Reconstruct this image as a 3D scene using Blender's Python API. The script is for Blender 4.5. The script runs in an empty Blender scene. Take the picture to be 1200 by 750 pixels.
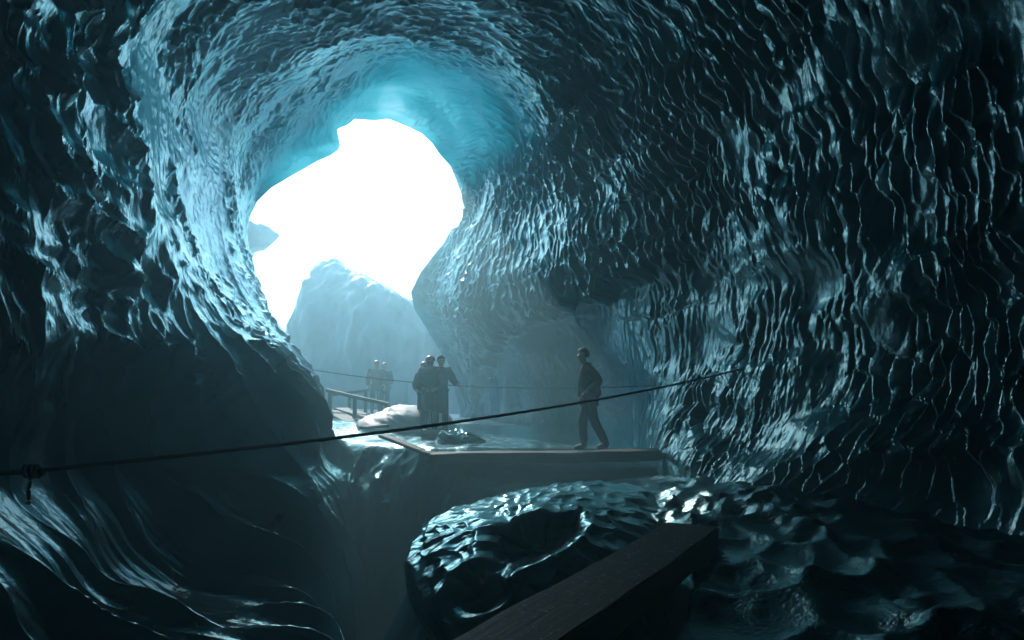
import bpy, bmesh, math, random
import numpy as np
from mathutils import Vector, Matrix

random.seed(7)
rng = np.random.default_rng(7)
scene = bpy.context.scene
COL = scene.collection
R = math.radians

# ------------------------------------------------------------------ camera
F = 782.0                      # focal length in photo pixels (1200 wide)
PITCH = math.atan(79.0 / F)
CAMZ = 1.1
cam_d = bpy.data.cameras.new('camera')
cam_d.lens = 36.0 * F / 1200.0
cam_d.clip_start = 0.05
cam_d.clip_end = 2000
cam = bpy.data.objects.new('camera', cam_d)
cam.location = (0, 0, CAMZ)
cam.rotation_euler = (math.pi / 2 + PITCH, 0, 0)
COL.objects.link(cam)
scene.camera = cam
CP, SP = math.cos(PITCH), math.sin(PITCH)


def at(px, py, Y):
    """world point seen at photo pixel px,py at world depth Y"""
    a = (px - 600.0) / F
    b = (375.0 - py) / F
    dy = CP - SP * b
    dz = SP + CP * b
    return Vector((a * Y / dy, Y, CAMZ + dz * Y / dy))


# ------------------------------------------------------------------ helpers
def tag(o, label=None, cat=None, group=None, kind=None):
    if label: o['label'] = label
    if cat: o['category'] = cat
    if group: o['group'] = group
    if kind: o['kind'] = kind
    return o


def link(name, me, mat=None, parent=None):
    o = bpy.data.objects.new(name, me)
    COL.objects.link(o)
    if mat is not None:
        me.materials.clear()
        me.materials.append(mat)
    if parent is not None:
        o.parent = parent
    return o


def empty(name, loc, rz=0.0):
    o = bpy.data.objects.new(name, None)
    o.empty_display_size = 0.2
    o.location = loc
    o.rotation_euler = (0, 0, rz)
    COL.objects.link(o)
    return o


def grid_mesh(name, P, closed_u=False, smooth=True):
    """P: (nv, nu, 3) array -> quad grid mesh"""
    nv, nu, _ = P.shape
    idx = np.arange(nv * nu).reshape(nv, nu)
    if closed_u:
        nxt = np.roll(idx, -1, axis=1)
        q = np.stack([idx[:-1], nxt[:-1], nxt[1:], idx[1:]], -1).reshape(-1, 4)
    else:
        q = np.stack([idx[:-1, :-1], idx[:-1, 1:], idx[1:, 1:], idx[1:, :-1]], -1).reshape(-1, 4)
    me = bpy.data.meshes.new(name)
    n = len(q)
    me.vertices.add(nv * nu)
    me.vertices.foreach_set('co', P.reshape(-1).astype(np.float32))
    me.loops.add(n * 4)
    me.loops.foreach_set('vertex_index', q.reshape(-1).astype(np.int32))
    me.polygons.add(n)
    me.polygons.foreach_set('loop_start', (np.arange(n) * 4).astype(np.int32))
    me.polygons.foreach_set('loop_total', np.full(n, 4, np.int32))
    me.update(calc_edges=True)
    if smooth:
        me.polygons.foreach_set('use_smooth', np.ones(n, bool))
    me.validate()
    return me


def bm_mesh(name, bm, smooth=False):
    me = bpy.data.meshes.new(name)
    bm.normal_update()
    bm.to_mesh(me)
    bm.free()
    if smooth:
        for p in me.polygons: p.use_smooth = True
    return me


def sstep(a, b, x):
    t = np.clip((x - a) / (b - a), 0, 1)
    return t * t * (3 - 2 * t)


# ---- numpy noise
def _hash(ix, iy, seed):
    h = (ix.astype(np.int64) * 374761393 + iy.astype(np.int64) * 668265263 + seed * 1442695041) & 0x7fffffff
    h = (h ^ (h >> 13)) * 1274126177 & 0x7fffffff
    h = (h ^ (h >> 16)) * 1103515245 & 0x7fffffff
    return ((h ^ (h >> 11)) & 0xffffff) / float(0xffffff)


def vnoise(x, y, seed=0):
    ix = np.floor(x); iy = np.floor(y)
    fx = x - ix; fy = y - iy
    fx = fx * fx * fx * (fx * (fx * 6 - 15) + 10); fy = fy * fy * fy * (fy * (fy * 6 - 15) + 10)
    ix = ix.astype(np.int64); iy = iy.astype(np.int64)
    a = _hash(ix, iy, seed); b = _hash(ix + 1, iy, seed)
    c = _hash(ix, iy + 1, seed); d = _hash(ix + 1, iy + 1, seed)
    return (a * (1 - fx) + b * fx) * (1 - fy) + (c * (1 - fx) + d * fx) * fy - 0.5


def fbm(x, y, seed=0, octv=4):
    s = 0; amp = 1.0
    for k in range(octv):
        s = s + amp * vnoise(x * 2 ** k, y * 2 ** k, seed + 17 * k)
        amp *= 0.5
    return s


def cells(x, y, seed=0, jit=0.85):
    """returns F1, F2 and the offset to the nearest feature point, a hash of the cell"""
    ix = np.floor(x).astype(np.int64); iy = np.floor(y).astype(np.int64)
    f1 = np.full(x.shape, 9.0); f2 = np.full(x.shape, 9.0)
    ox = np.zeros(x.shape); oy = np.zeros(x.shape); hh = np.zeros(x.shape)
    for dx in (-1, 0, 1):
        for dy in (-1, 0, 1):
            cx = ix + dx; cy = iy + dy
            qx = cx + 0.5 + jit * (_hash(cx, cy, seed) - 0.5) - x
            qy = cy + 0.5 + jit * (_hash(cx, cy, seed + 91) - 0.5) - y
            d = qx * qx + qy * qy
            m = d < f1
            f2 = np.where(m, f1, np.minimum(f2, d))
            ox = np.where(m, qx, ox); oy = np.where(m, qy, oy)
            hh = np.where(m, _hash(cx, cy, seed + 333), hh)
            f1 = np.where(m, d, f1)
    return np.sqrt(f1), np.sqrt(f2), ox, oy, hh


def catmull(K, n_per):
    """K (k, m) control rows; n_per list of samples per span"""
    k = len(K)
    out = []
    for i in range(k - 1):
        p0 = K[max(i - 1, 0)]; p1 = K[i]; p2 = K[i + 1]; p3 = K[min(i + 2, k - 1)]
        n = n_per[i]
        last = (i == k - 2)
        t = np.linspace(0, 1, n + (1 if last else 0), endpoint=last)
        t = t.reshape((-1,) + (1,) * (K.ndim - 1))
        out.append(0.5 * ((2 * p1) + (-p0 + p2) * t + (2 * p0 - 5 * p1 + 4 * p2 - p3) * t * t + (-p0 + 3 * p1 - 3 * p2 + p3) * t ** 3))
    return np.concatenate(out, 0)


# ------------------------------------------------------------------ materials
def new_mat(name):
    m = bpy.data.materials.new(name)
    m.use_nodes = True
    nt = m.node_tree
    for n in list(nt.nodes): nt.nodes.remove(n)
    out = nt.nodes.new('ShaderNodeOutputMaterial')
    return m, nt, out


def N(nt, t, **kw):
    n = nt.nodes.new(t)
    for k, v in kw.items():
        if k in n.inputs.keys():
            n.inputs[k].default_value = v
        else:
            setattr(n, k, v)
    return n


def ramp(nt, fac, stops):
    r = nt.nodes.new('ShaderNodeValToRGB')
    el = r.color_ramp.elements
    while len(el) < len(stops): el.new(0.5)
    for e, (p, c) in zip(el, stops):
        e.position = p
        e.color = c if len(c) == 4 else (*c, 1)
    nt.links.new(fac, r.inputs[0])
    return r


def ice_mat(name, deep, pale, rough=(0.12, 0.34), bump=0.35, thin=False, grain=22.0, spec=0.7, gloss_col=(0.62, 0.93, 0.98)):
    m, nt, out = new_mat(name)
    L = nt.links.new
    tc = N(nt, 'ShaderNodeTexCoord')
    n1 = N(nt, 'ShaderNodeTexNoise', Scale=0.9, Detail=5.0, Roughness=0.6)
    L(tc.outputs['Object'], n1.inputs['Vector'])
    cr = ramp(nt, n1.outputs['Fac'], [(0.3, deep), (0.72, pale)])
    n2 = N(nt, 'ShaderNodeTexNoise', Scale=3.2, Detail=6.0, Roughness=0.65)
    L(tc.outputs['Object'], n2.inputs['Vector'])
    mr = N(nt, 'ShaderNodeMapRange')
    mr.inputs['From Min'].default_value = 0.3; mr.inputs['From Max'].default_value = 0.7
    mr.inputs['To Min'].default_value = rough[0]; mr.inputs['To Max'].default_value = rough[1]
    L(n2.outputs['Fac'], mr.inputs['Value'])
    # fine frozen grain
    n3 = N(nt, 'ShaderNodeTexNoise', Scale=grain, Detail=4.0, Roughness=0.6)
    L(tc.outputs['Object'], n3.inputs['Vector'])
    n4 = N(nt, 'ShaderNodeTexNoise', Scale=grain * 0.22, Detail=2.0)
    L(tc.outputs['Object'], n4.inputs['Vector'])
    b1 = N(nt, 'ShaderNodeBump', Strength=bump, Distance=0.02)
    L(n3.outputs['Fac'], b1.inputs['Height'])
    b2 = N(nt, 'ShaderNodeBump', Strength=bump * 0.9, Distance=0.08)
    L(n4.outputs['Fac'], b2.inputs['Height']); L(b1.outputs['Normal'], b2.inputs['Normal'])
    df = N(nt, 'ShaderNodeBsdfDiffuse')
    L(cr.outputs['Color'], df.inputs['Color']); L(b2.outputs['Normal'], df.inputs['Normal'])
    gl = N(nt, 'ShaderNodeBsdfGlossy')
    gl.inputs['Color'].default_value = (*gloss_col, 1)
    L(mr.outputs['Result'], gl.inputs['Roughness']); L(b2.outputs['Normal'], gl.inputs['Normal'])
    fr = N(nt, 'ShaderNodeFresnel', IOR=1.31 + 0.14 * spec)
    L(b2.outputs['Normal'], fr.inputs['Normal'])
    fm = N(nt, 'ShaderNodeMath', operation='MULTIPLY_ADD', use_clamp=True)
    L(fr.outputs[0], fm.inputs[0]); fm.inputs[1].default_value = 2.1; fm.inputs[2].default_value = 0.008 * spec
    fc = N(nt, 'ShaderNodeMath', operation='MINIMUM'); L(fm.outputs[0], fc.inputs[0]); fc.inputs[1].default_value = 0.5
    p = N(nt, 'ShaderNodeMixShader')
    L(fc.outputs[0], p.inputs[0]); L(df.outputs[0], p.inputs[1]); L(gl.outputs[0], p.inputs[2])
    if thin:
        at_ = N(nt, 'ShaderNodeAttribute', attribute_name='thinness')
        tr = N(nt, 'ShaderNodeBsdfTranslucent')
        tcr = ramp(nt, at_.outputs['Fac'], [(0.0, (0.0, 0.14, 0.20)), (0.35, (0.01, 0.36, 0.44)), (0.62, (0.08, 0.44, 0.50)), (0.9, (0.30, 0.54, 0.58))])
        L(tcr.outputs['Color'], tr.inputs['Color'])
        L(b2.outputs['Normal'], tr.inputs['Normal'])
        mx = N(nt, 'ShaderNodeMixShader')
        L(at_.outputs['Fac'], mx.inputs[0])
        L(p.outputs[0], mx.inputs[1]); L(tr.outputs[0], mx.inputs[2])
        L(mx.outputs[0], out.inputs['Surface'])
    else:
        L(p.outputs[0], out.inputs['Surface'])
    return m


def simple_mat(name, c1, c2, scale=8.0, rough=0.6, bump=0.3, bscale=40.0, spec=0.4):
    m, nt, out = new_mat(name)
    L = nt.links.new
    tc = N(nt, 'ShaderNodeTexCoord')
    n1 = N(nt, 'ShaderNodeTexNoise', Scale=scale, Detail=6.0, Roughness=0.6)
    L(tc.outputs['Object'], n1.inputs['Vector'])
    cr = ramp(nt, n1.outputs['Fac'], [(0.35, c1), (0.68, c2)])
    n3 = N(nt, 'ShaderNodeTexNoise', Scale=bscale, Detail=4.0)
    L(tc.outputs['Object'], n3.inputs['Vector'])
    b = N(nt, 'ShaderNodeBump', Strength=bump, Distance=0.01)
    L(n3.outputs['Fac'], b.inputs['Height'])
    p = N(nt, 'ShaderNodeBsdfPrincipled', Roughness=rough)
    p.inputs['Specular IOR Level'].default_value = spec
    L(cr.outputs['Color'], p.inputs['Base Color']); L(b.outputs['Normal'], p.inputs['Normal'])
    L(p.outputs[0], out.inputs['Surface'])
    return m


def wood_mat(name, c1, c2, frost=0.0, axis=0):
    m, nt, out = new_mat(name)
    L = nt.links.new
    tc = N(nt, 'ShaderNodeTexCoord')
    mp = N(nt, 'ShaderNodeMapping')
    sc = [22.0, 22.0, 22.0]; sc[axis] = 1.2
    mp.inputs['Scale'].default_value = sc
    L(tc.outputs['Object'], mp.inputs['Vector'])
    n1 = N(nt, 'ShaderNodeTexNoise', Scale=1.0, Detail=8.0, Roughness=0.7)
    L(mp.outputs[0], n1.inputs['Vector'])
    cr = ramp(nt, n1.outputs['Fac'], [(0.3, c1), (0.7, c2)])
    col = cr.outputs['Color']
    p = N(nt, 'ShaderNodeBsdfPrincipled', Roughness=0.62)
    p.inputs['Specular IOR Level'].default_value = 0.25
    if frost > 0:
        n2 = N(nt, 'ShaderNodeTexNoise', Scale=16.0, Detail=12.0, Roughness=0.85)
        L(tc.outputs['Object'], n2.inputs['Vector'])
        r2 = ramp(nt, n2.outputs['Fac'], [(0.62 - frost * 0.2, (0, 0, 0)), (0.72 - frost * 0.2, (1, 1, 1))])
        geo = N(nt, 'ShaderNodeNewGeometry')
        sx = N(nt, 'ShaderNodeSeparateXYZ'); L(geo.outputs['Normal'], sx.inputs[0])
        cl = N(nt, 'ShaderNodeMath', operation='MULTIPLY', use_clamp=True)
        L(sx.outputs['Z'], cl.inputs[0]); L(r2.outputs['Color'], cl.inputs[1])
        mx = N(nt, 'ShaderNodeMix', data_type='RGBA')
        L(cl.outputs[0], mx.inputs['Factor']); L(col, mx.inputs[6])
        mx.inputs[7].default_value = (0.45, 0.5, 0.52, 1)
        col = mx.outputs[2]
    b = N(nt, 'ShaderNodeBump', Strength=0.8, Distance=0.012)
    L(n1.outputs['Fac'], b.inputs['Height'])
    L(col, p.inputs['Base Color']); L(b.outputs['Normal'], p.inputs['Normal'])
    L(p.outputs[0], out.inputs['Surface'])
    return m


M_ICE = ice_mat('cave_ice', (0.0005, 0.022, 0.033), (0.003, 0.062, 0.088), rough=(0.07, 0.21), bump=0.22, thin=True, spec=0.85)
M_MOUND = ice_mat('mound_ice', (0.014, 0.06, 0.08), (0.035, 0.12, 0.15), rough=(0.05, 0.2), bump=0.2, spec=0.85)
M_BLOCK = ice_mat('block_ice', (0.14, 0.18, 0.19), (0.28, 0.34, 0.35), rough=(0.4, 0.7), bump=0.4, grain=6.0, spec=0.3, gloss_col=(0.8, 0.9, 0.92))
M_SNOW = simple_mat('snow', (0.7, 0.74, 0.76), (0.82, 0.84, 0.85), rough=0.55, bump=0.5, bscale=14.0)
M_WOOD = wood_mat('wet_wood', (0.007, 0.007, 0.0072), (0.024, 0.023, 0.023), axis=0)
M_WOODF = wood_mat('frosted_wood', (0.003, 0.003, 0.0032), (0.014, 0.013, 0.013), frost=0.3, axis=0)
M_RAIL = wood_mat('rail_wood', (0.04, 0.035, 0.03), (0.12, 0.1, 0.08), axis=0)
M_ROPE = simple_mat('black_rope', (0.006, 0.006, 0.006), (0.02, 0.02, 0.022), scale=60, rough=0.8)
M_METAL = simple_mat('dark_metal', (0.03, 0.03, 0.03), (0.07, 0.07, 0.07), rough=0.4)

# ------------------------------------------------------------------ cave walls and ceiling
# ring control points, from the left foot over the ceiling to the right foot
MOUTH = [(366, 640), (352, 520), (338, 470), (330, 410), (303, 335), (290, 272), (345, 205), (455, 140), (528, 195), (545, 250), (480, 342), (526, 430), (545, 520), (550, 640)]
# detailed mouth outline between those keys, key index -> extra outline pixels
OUTL = [(366, 640), (352, 520), (338, 470), (334, 440), (330, 410), (324, 395), (318, 372), (311, 355), (303, 335), (297, 315), (292, 292), (290, 272), (293, 255),
        (302, 236), (318, 221), (345, 205), (372, 190), (386, 184), (397, 177), (400, 170), (396, 152), (408, 147), (416, 140), (440, 142), (455, 140), (478, 149), (494, 157), (506, 168), (516, 182), (528, 195),
        (535, 212), (541, 228), (545, 250), (543, 262), (529, 268), (520, 284), (505, 302), (490, 322), (480, 342), (484, 362), (526, 430), (545, 520), (550, 640)]
KEYPOS = [0, 1, 2, 4, 8, 11, 15, 24, 29, 32, 38, 40, 41, 42]


def mouthY(py):
    return 25.0 - 3.0 * np.clip((490 - py) / 350.0, -0.3, 1.0)


rings = {
    20.0: [(385, 640), (372, 545), (355, 485), (337, 415), (297, 335), (280, 262), (306, 172), (455, 92), (566, 140), (577, 240), (534, 345), (562, 440), (575, 535), (580, 640)],
    16.0: [(410, 660), (410, 565), (388, 502), (350, 425), (284, 332), (254, 240), (276, 118), (450, 42), (606, 84), (655, 215), (650, 332), (672, 440), (680, 540), (685, 660)],
    12.6: [(455, 860), (432, 605), (391, 520), (336, 448), (258, 330), (212, 205), (244, 55), (448, -45), (650, -10), (742, 170), (770, 320), (768, 445), (752, 535), (735, 680)],
    9.0: [(395, 1050), (368, 850), (345, 692), (215, 640), (150, 520), (128, 190), (155, -50), (440, -195), (730, -130), (880, 110), (908, 320), (902, 490), (866, 588), (810, 740)],
    6.2: [(460, 1300), (432, 980), (400, 805), (160, 760), (45, 640), (-30, 220), (10, -250), (430, -510), (850, -390), (1110, 0), (1172, 315), (1145, 530), (1075, 665), (960, 880)],
    4.2: [(560, 1700), (530, 1400), (480, 1020), (60, 950), (-120, 770), (-330, 190), (-270, -560), (420, -960), (1080, -760), (1370, -140), (1430, 300), (1330, 560), (1220, 790), (1040, 1050)],
}
wrings = {
    2.0: [(-0.3, -5.0), (-0.4, -3.6), (-0.6, -1.9), (-2.5, -1.5), (-3.8, -0.4), (-5.1, 2.8), (-4.5, 6.2), (-1.0, 8.4), (2.6, 7.6), (4.5, 4.2), (4.5, 1.6), (3.9, 0.35), (3.3, -0.6), (2.6, -2)],
    -2.0: [(-0.6, -5.0), (-0.6, -3.6), (-0.7, -2.5), (-1.7, -1.65), (-3.5, 0.1), (-4.6, 2.8), (-4.2, 6.0), (-1.0, 7.8), (2.6, 7.0), (4.6, 4.2), (4.9, 1.6), (4.2, 0.35), (3.6, -0.6), (2.6, -2)],
    -7.0: [(-1.2, -5.0), (-1.2, -1.3), (-1.4, -0.62), (-2.0, -0.2), (-3.0, 1.0), (-3.6, 2.4), (-3.0, 4.0), (-0.5, 5.0), (2.0, 4.6), (3.0, 3.2), (3.4, 1.6), (3.0, 0.35), (2.6, -0.6), (2.0, -2)],
    -8.5: [(0.0, 1.0)] * 14,
}
RK = []
ringY = []
RK.append([list(at(x, y, float(mouthY(y)))) for x, y in MOUTH]); ringY.append(24)
for Y, pts in rings.items():
    RK.append([list(at(x, y, Y)) for x, y in pts]); ringY.append(Y)
for Y, pts in wrings.items():
    RK.append([[x, Y, z] for x, z in pts]); ringY.append(Y)
RK = np.array(RK)                                        # (rings, keys, 3)
NU_SPAN = [20, 40, 70, 80, 90, 105, 120, 120, 110, 100, 90, 70, 20]
NV_SPAN = [110, 150, 170, 210, 210, 130, 110, 40, 16, 6]
A = catmull(RK, NV_SPAN)                                 # (nv, keys, 3)
P = catmull(np.swapaxes(A, 0, 1), NU_SPAN)               # (nu, nv, 3)
P = np.swapaxes(P, 0, 1).copy()                          # (nv, nu, 3)
nv, nu, _ = P.shape
# detailed mouth outline: residual faded inwards
det = []
OUT3 = np.array([list(at(x, y, float(mouthY(y)))) for x, y in OUTL])
for i in range(13):
    seg = OUT3[KEYPOS[i]:KEYPOS[i + 1] + 1]
    d = np.concatenate([[0], np.cumsum(np.linalg.norm(np.diff(seg, axis=0), axis=1))])
    n = NU_SPAN[i]; lastseg = i == 12
    s = np.linspace(0, d[-1], n + (1 if lastseg else 0), endpoint=lastseg)
    det.append(np.stack([np.interp(s, d, seg[:, k]) for k in range(3)], -1))
det = np.concatenate(det, 0)
res = det - P[0]
vi = np.arange(nv)
fade = np.exp(-(vi / 45.0) ** 1.5)
P += res[None] * fade[:, None, None]

# metric coordinates along the wall
ub = np.zeros((nv, nu))
du = np.linalg.norm(np.diff(P, axis=1), axis=2)
ub[:, 1:] = np.cumsum(du, axis=1)
itop = sum(NU_SPAN[:7])
ub -= ub[:, itop:itop + 1]
Yc = P[:, :, 1]
Zc = P[:, :, 2]
ukey = np.concatenate([np.linspace(i, i + 1, n, endpoint=False) for i, n in enumerate(NU_SPAN)] + [[13.0]])
UK = np.broadcast_to(ukey[None], (nv, nu))
dv_ = np.gradient(P, axis=0); du_ = np.gradient(P, axis=1)
Nn = np.cross(du_, dv_)
ln = np.linalg.norm(Nn, axis=2, keepdims=True)
Nn = Nn / np.maximum(ln, 1e-9)
# make it point to the inside (towards the axis)
ctr = P.mean(axis=1, keepdims=True)
sgn = np.sign((Nn * (ctr - P)).sum(2)[nv // 2].mean())
Nn *= sgn

left = UK < 7
# smooth zones (undercut, dark clear ice) 0..1
zlimL = 1.05 + 0.8 * fbm(Yc * 0.45, ub * 0.25, 5, 4) + np.clip((7.5 - Yc) * 0.12, 0, 1) - 0.8 * sstep(8.5, 12.0, Yc)
smL = np.where(left, 1 - sstep(zlimL - 0.7, zlimL + 0.8, Zc), 0)
smL *= sstep(-1.6, -0.8, Zc) * 0.08 + 0.84
zlimR = np.interp(Yc, [11, 12.8, 16.5, 21, 24], [3.5, 3.4, 3.05, 1.6, 0.8]) + 0.35 * fbm(Yc * 1.2, Zc * 0.5, 9, 4)
smR = np.where(UK > 8.5, (1 - sstep(zlimR - 0.15, zlimR + 0.15, Zc)) * sstep(10.9, 15.0, Yc + 0.9 * fbm(Zc * 0.7, Yc * 0.3, 14, 2)) * (1 - sstep(22.5, 24, Yc)), 0)
smooth = np.maximum(smL, smR)
# horizontal smooth bands of dark ice on the right wall
near0 = 1 - sstep(7.0, 12.0, Yc)
band = sstep(7.9, 8.6, UK) * sstep(0.10 - 0.14 * near0, 0.26 - 0.12 * near0, fbm(Yc * 0.16 + 4, Zc * 0.8, 21, 4)) * (1 - sstep(8.5, 11.5, Yc))
smooth = np.maximum(smooth, band * 0.85)
dome = sstep(4.9, 5.8, UK) * (1 - sstep(7.6, 8.4, UK)) * sstep(16.5, 19.5, Yc)     # clear smooth ice round the mouth's top
smooth = np.maximum(smooth, 0.2 * dome)

# the scallops on the left wall are drawn out along the cave, those on the right stand upright
stretch = 1.0 / (1.0 + 2.0 * (1 - sstep(4.2, 7.2, UK)) + 0.45 * (1 - sstep(6.5, 8.6, UK)))
wx = (Yc - 11.0) * stretch + (0.25 + 0.15 * stretch) * fbm(Yc * 0.7, ub * 0.6, 31, 3)
wy = ub + 0.5 * fbm(Yc * 0.6, ub * 0.6, 41, 3)
D = np.zeros((nv, nu))
# large undulation
D += 0.55 * fbm(Yc * 0.22, ub * 0.22, 3, 3) * (1 - 0.6 * smL)
D += 0.34 * sstep(7.6, 8.8, UK) * fbm(Yc * 0.28, Zc * 0.85, 6, 3) * (1 - sstep(17, 21, Yc)) * (1 - smR)
# big draped flutes running down the walls
fl = Yc * 1.15 + 0.25 * fbm(Yc * 0.5, ub * 0.4, 31, 2) + 0.45 * fbm(ub * 0.22, Yc * 0.3, 77, 2)
flt = fl - np.floor(fl)
flute = (np.abs(flt - 0.5) * 2) ** 2.2 * np.clip(0.55 + 1.6 * fbm(Yc * 0.5, ub * 0.45, 78, 3), 0.05, 1.2)
lowL = np.where(left, 1 - sstep(0.5, 2.8, Zc), 0)
D += flute * (0.03 + 0.34 * lowL) * (1 - 0.9 * smR) * (1 - dome)
# fine flutes on the left wall's foot
fl2 = Yc * 4.2 + 0.9 * fbm(ub * 0.35, Yc * 0.5, 79, 2)
f2t = np.abs(fl2 - np.floor(fl2) - 0.5) * 2
D += lowL * f2t ** 1.8 * 0.06 * np.clip(0.35 + 1.5 * fbm(Yc * 0.6, ub * 0.5, 80, 3), 0, 1) * (1 - sstep(-0.9, 0.3, Zc))
# scallops: large lobes on the near walls, dense small ones towards the mouth; depth varies from patch to patch
def patch(k, seed, lo, hi):
    return np.clip(0.5 + 1.5 * fbm(Yc * k, ub * k * 0.6, seed, 3), lo, hi)
near = 1 - sstep(8.0, 13.5, Yc)
right_ = sstep(7.5, 9.0, UK)
F1, F2, ox, oy, hh = cells(wx / 0.42, wy / 0.76, 11, 1.0)
lob = 1 + 0.5 * (1 - right_)
D += lob * (0.24 * near * (1 - 0.65 * right_) + 0.05) * patch(0.5, 15, 0.2, 1.1) * (np.minimum(F1, 0.75) ** 1.7 - 0.10 * ox - 0.10 * oy) * (1 - smooth)
wx2 = wx + 0.16 * fbm(Yc * 1.6 * stretch, ub * 1.8, 51, 3); wy2 = wy + 0.2 * fbm(Yc * 1.5, ub * 1.5, 61, 2)
G1, G2, ox2, oy2, h2 = cells(wx2 / 0.18, wy2 / 0.33, 12, 1.0)
cvx = right_ * np.clip(0.75 + 1.5 * fbm(Yc * 0.35, ub * 0.3, 19, 2), 0.35, 1.0)      # rounded bosses rather than hollows
farR = sstep(11.5, 14.5, Yc) * sstep(7.4, 8.4, UK)
K1, K2, ox4, oy4, h4 = cells((wx2 + 0.18 * wy2) / 0.21, wy2 / 0.46, 14, 0.95)
D += farR * 0.22 * np.clip(0.8 + 1.2 * fbm(Yc * 0.6, ub * 0.5, 18, 3), 0.25, 1.3) * (np.minimum(K1, 0.75) ** 1.5 - 0.22 * ox4 - 0.16 * oy4) * (1 - 0.97 * smooth)
D += (1 - farR) * (1 + 0.35 * right_) * lob * 0.135 * np.clip(0.6 + 2.2 * fbm(Yc * 0.9, ub * 0.75, 16, 4), 0.06, 1.3) * (np.tanh(1.25 * G1 ** 1.7) * 0.75 * (1 - 2.0 * cvx) + 0.35 * cvx - (0.12 + 0.06 * right_) * ox2 - (0.08 + 0.06 * right_) * oy2) * (1 - 0.97 * smooth)
H1, H2, ox3, oy3, h3 = cells(wx2 / 0.09 + 0.5, wy2 / 0.14, 13, 1.0)
D += 0.032 * patch(1.3, 17, 0.0, 1.0) * np.minimum(H1, 0.75) ** 1.5 * (1 - 0.98 * smooth) * (1 - 0.6 * near)
D += 0.012 * fbm(Yc * 5, ub * 3.5, 71, 3) * (1 - 0.85 * smooth)
# old cracks running along the right wall
for z0, sl, sd_ in ((5.0, 0.02, 201), (5.75, -0.015, 202), (3.9, 0.03, 203), (2.6, -0.01, 204)):
    ln_ = Zc - (z0 + sl * (Yc - 14) + 0.25 * fbm(Yc * 0.5, 0 * Yc, sd_, 4))
    D -= 0.05 * sstep(9, 14, Yc) * np.exp(-(ln_ / 0.035) ** 2) * (UK > 7.6) * np.clip(0.4 + 2 * fbm(Yc * 0.4, 0 * Yc + 3, sd_ + 9, 2), 0, 1)
D -= 0.20
# alcove under the right wall's scalloped overhang, undercut on the left
D -= 0.42 * smR
D -= 0.30 * smL * sstep(-0.6, 0.3, Zc)
edgef = sstep(0, 22, vi)[:, None]
D *= 0.12 + 0.88 * edgef
D *= sstep(-8.4, -6.0, Yc)
P = P + Nn * D[:, :, None]
me = grid_mesh('cave_wall', P)
thin = sstep(16.0, 23.5, Yc + 1.6 * sstep(6.4, 7.6, UK)) ** 1.7 * sstep(4.9, 6.7, UK) * (1 - sstep(8.3, 9.0, UK))
lip = 0.30 * sstep(19.0, 24.0, Yc) * sstep(8.4, 8.9, UK) * (1 - sstep(10.2, 11.0, UK))
thin = np.maximum(thin, lip)
thin = np.clip(0.85 * thin * np.clip(0.72 + 0.8 * fbm(Yc * 0.35, ub * 0.35, 88, 4) + 0.25 * fbm(Yc * 2.2, ub * 0.8, 89, 3), 0.05, 1.1), 0, 1)
atr = me.attributes.new('thinness', 'FLOAT', 'POINT')
atr.data.foreach_set('value', thin.reshape(-1).astype(np.float32))
cave = link('cave_terrain', me, M_ICE)
tag(cave, kind='structure')


# ------------------------------------------------------------------ ground
def rimY(x):
    return np.interp(x, [-6, -3.7, -0.85, 0.5, 2], [16, 14.2, 11.5, 11.0, 10.0])


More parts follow.
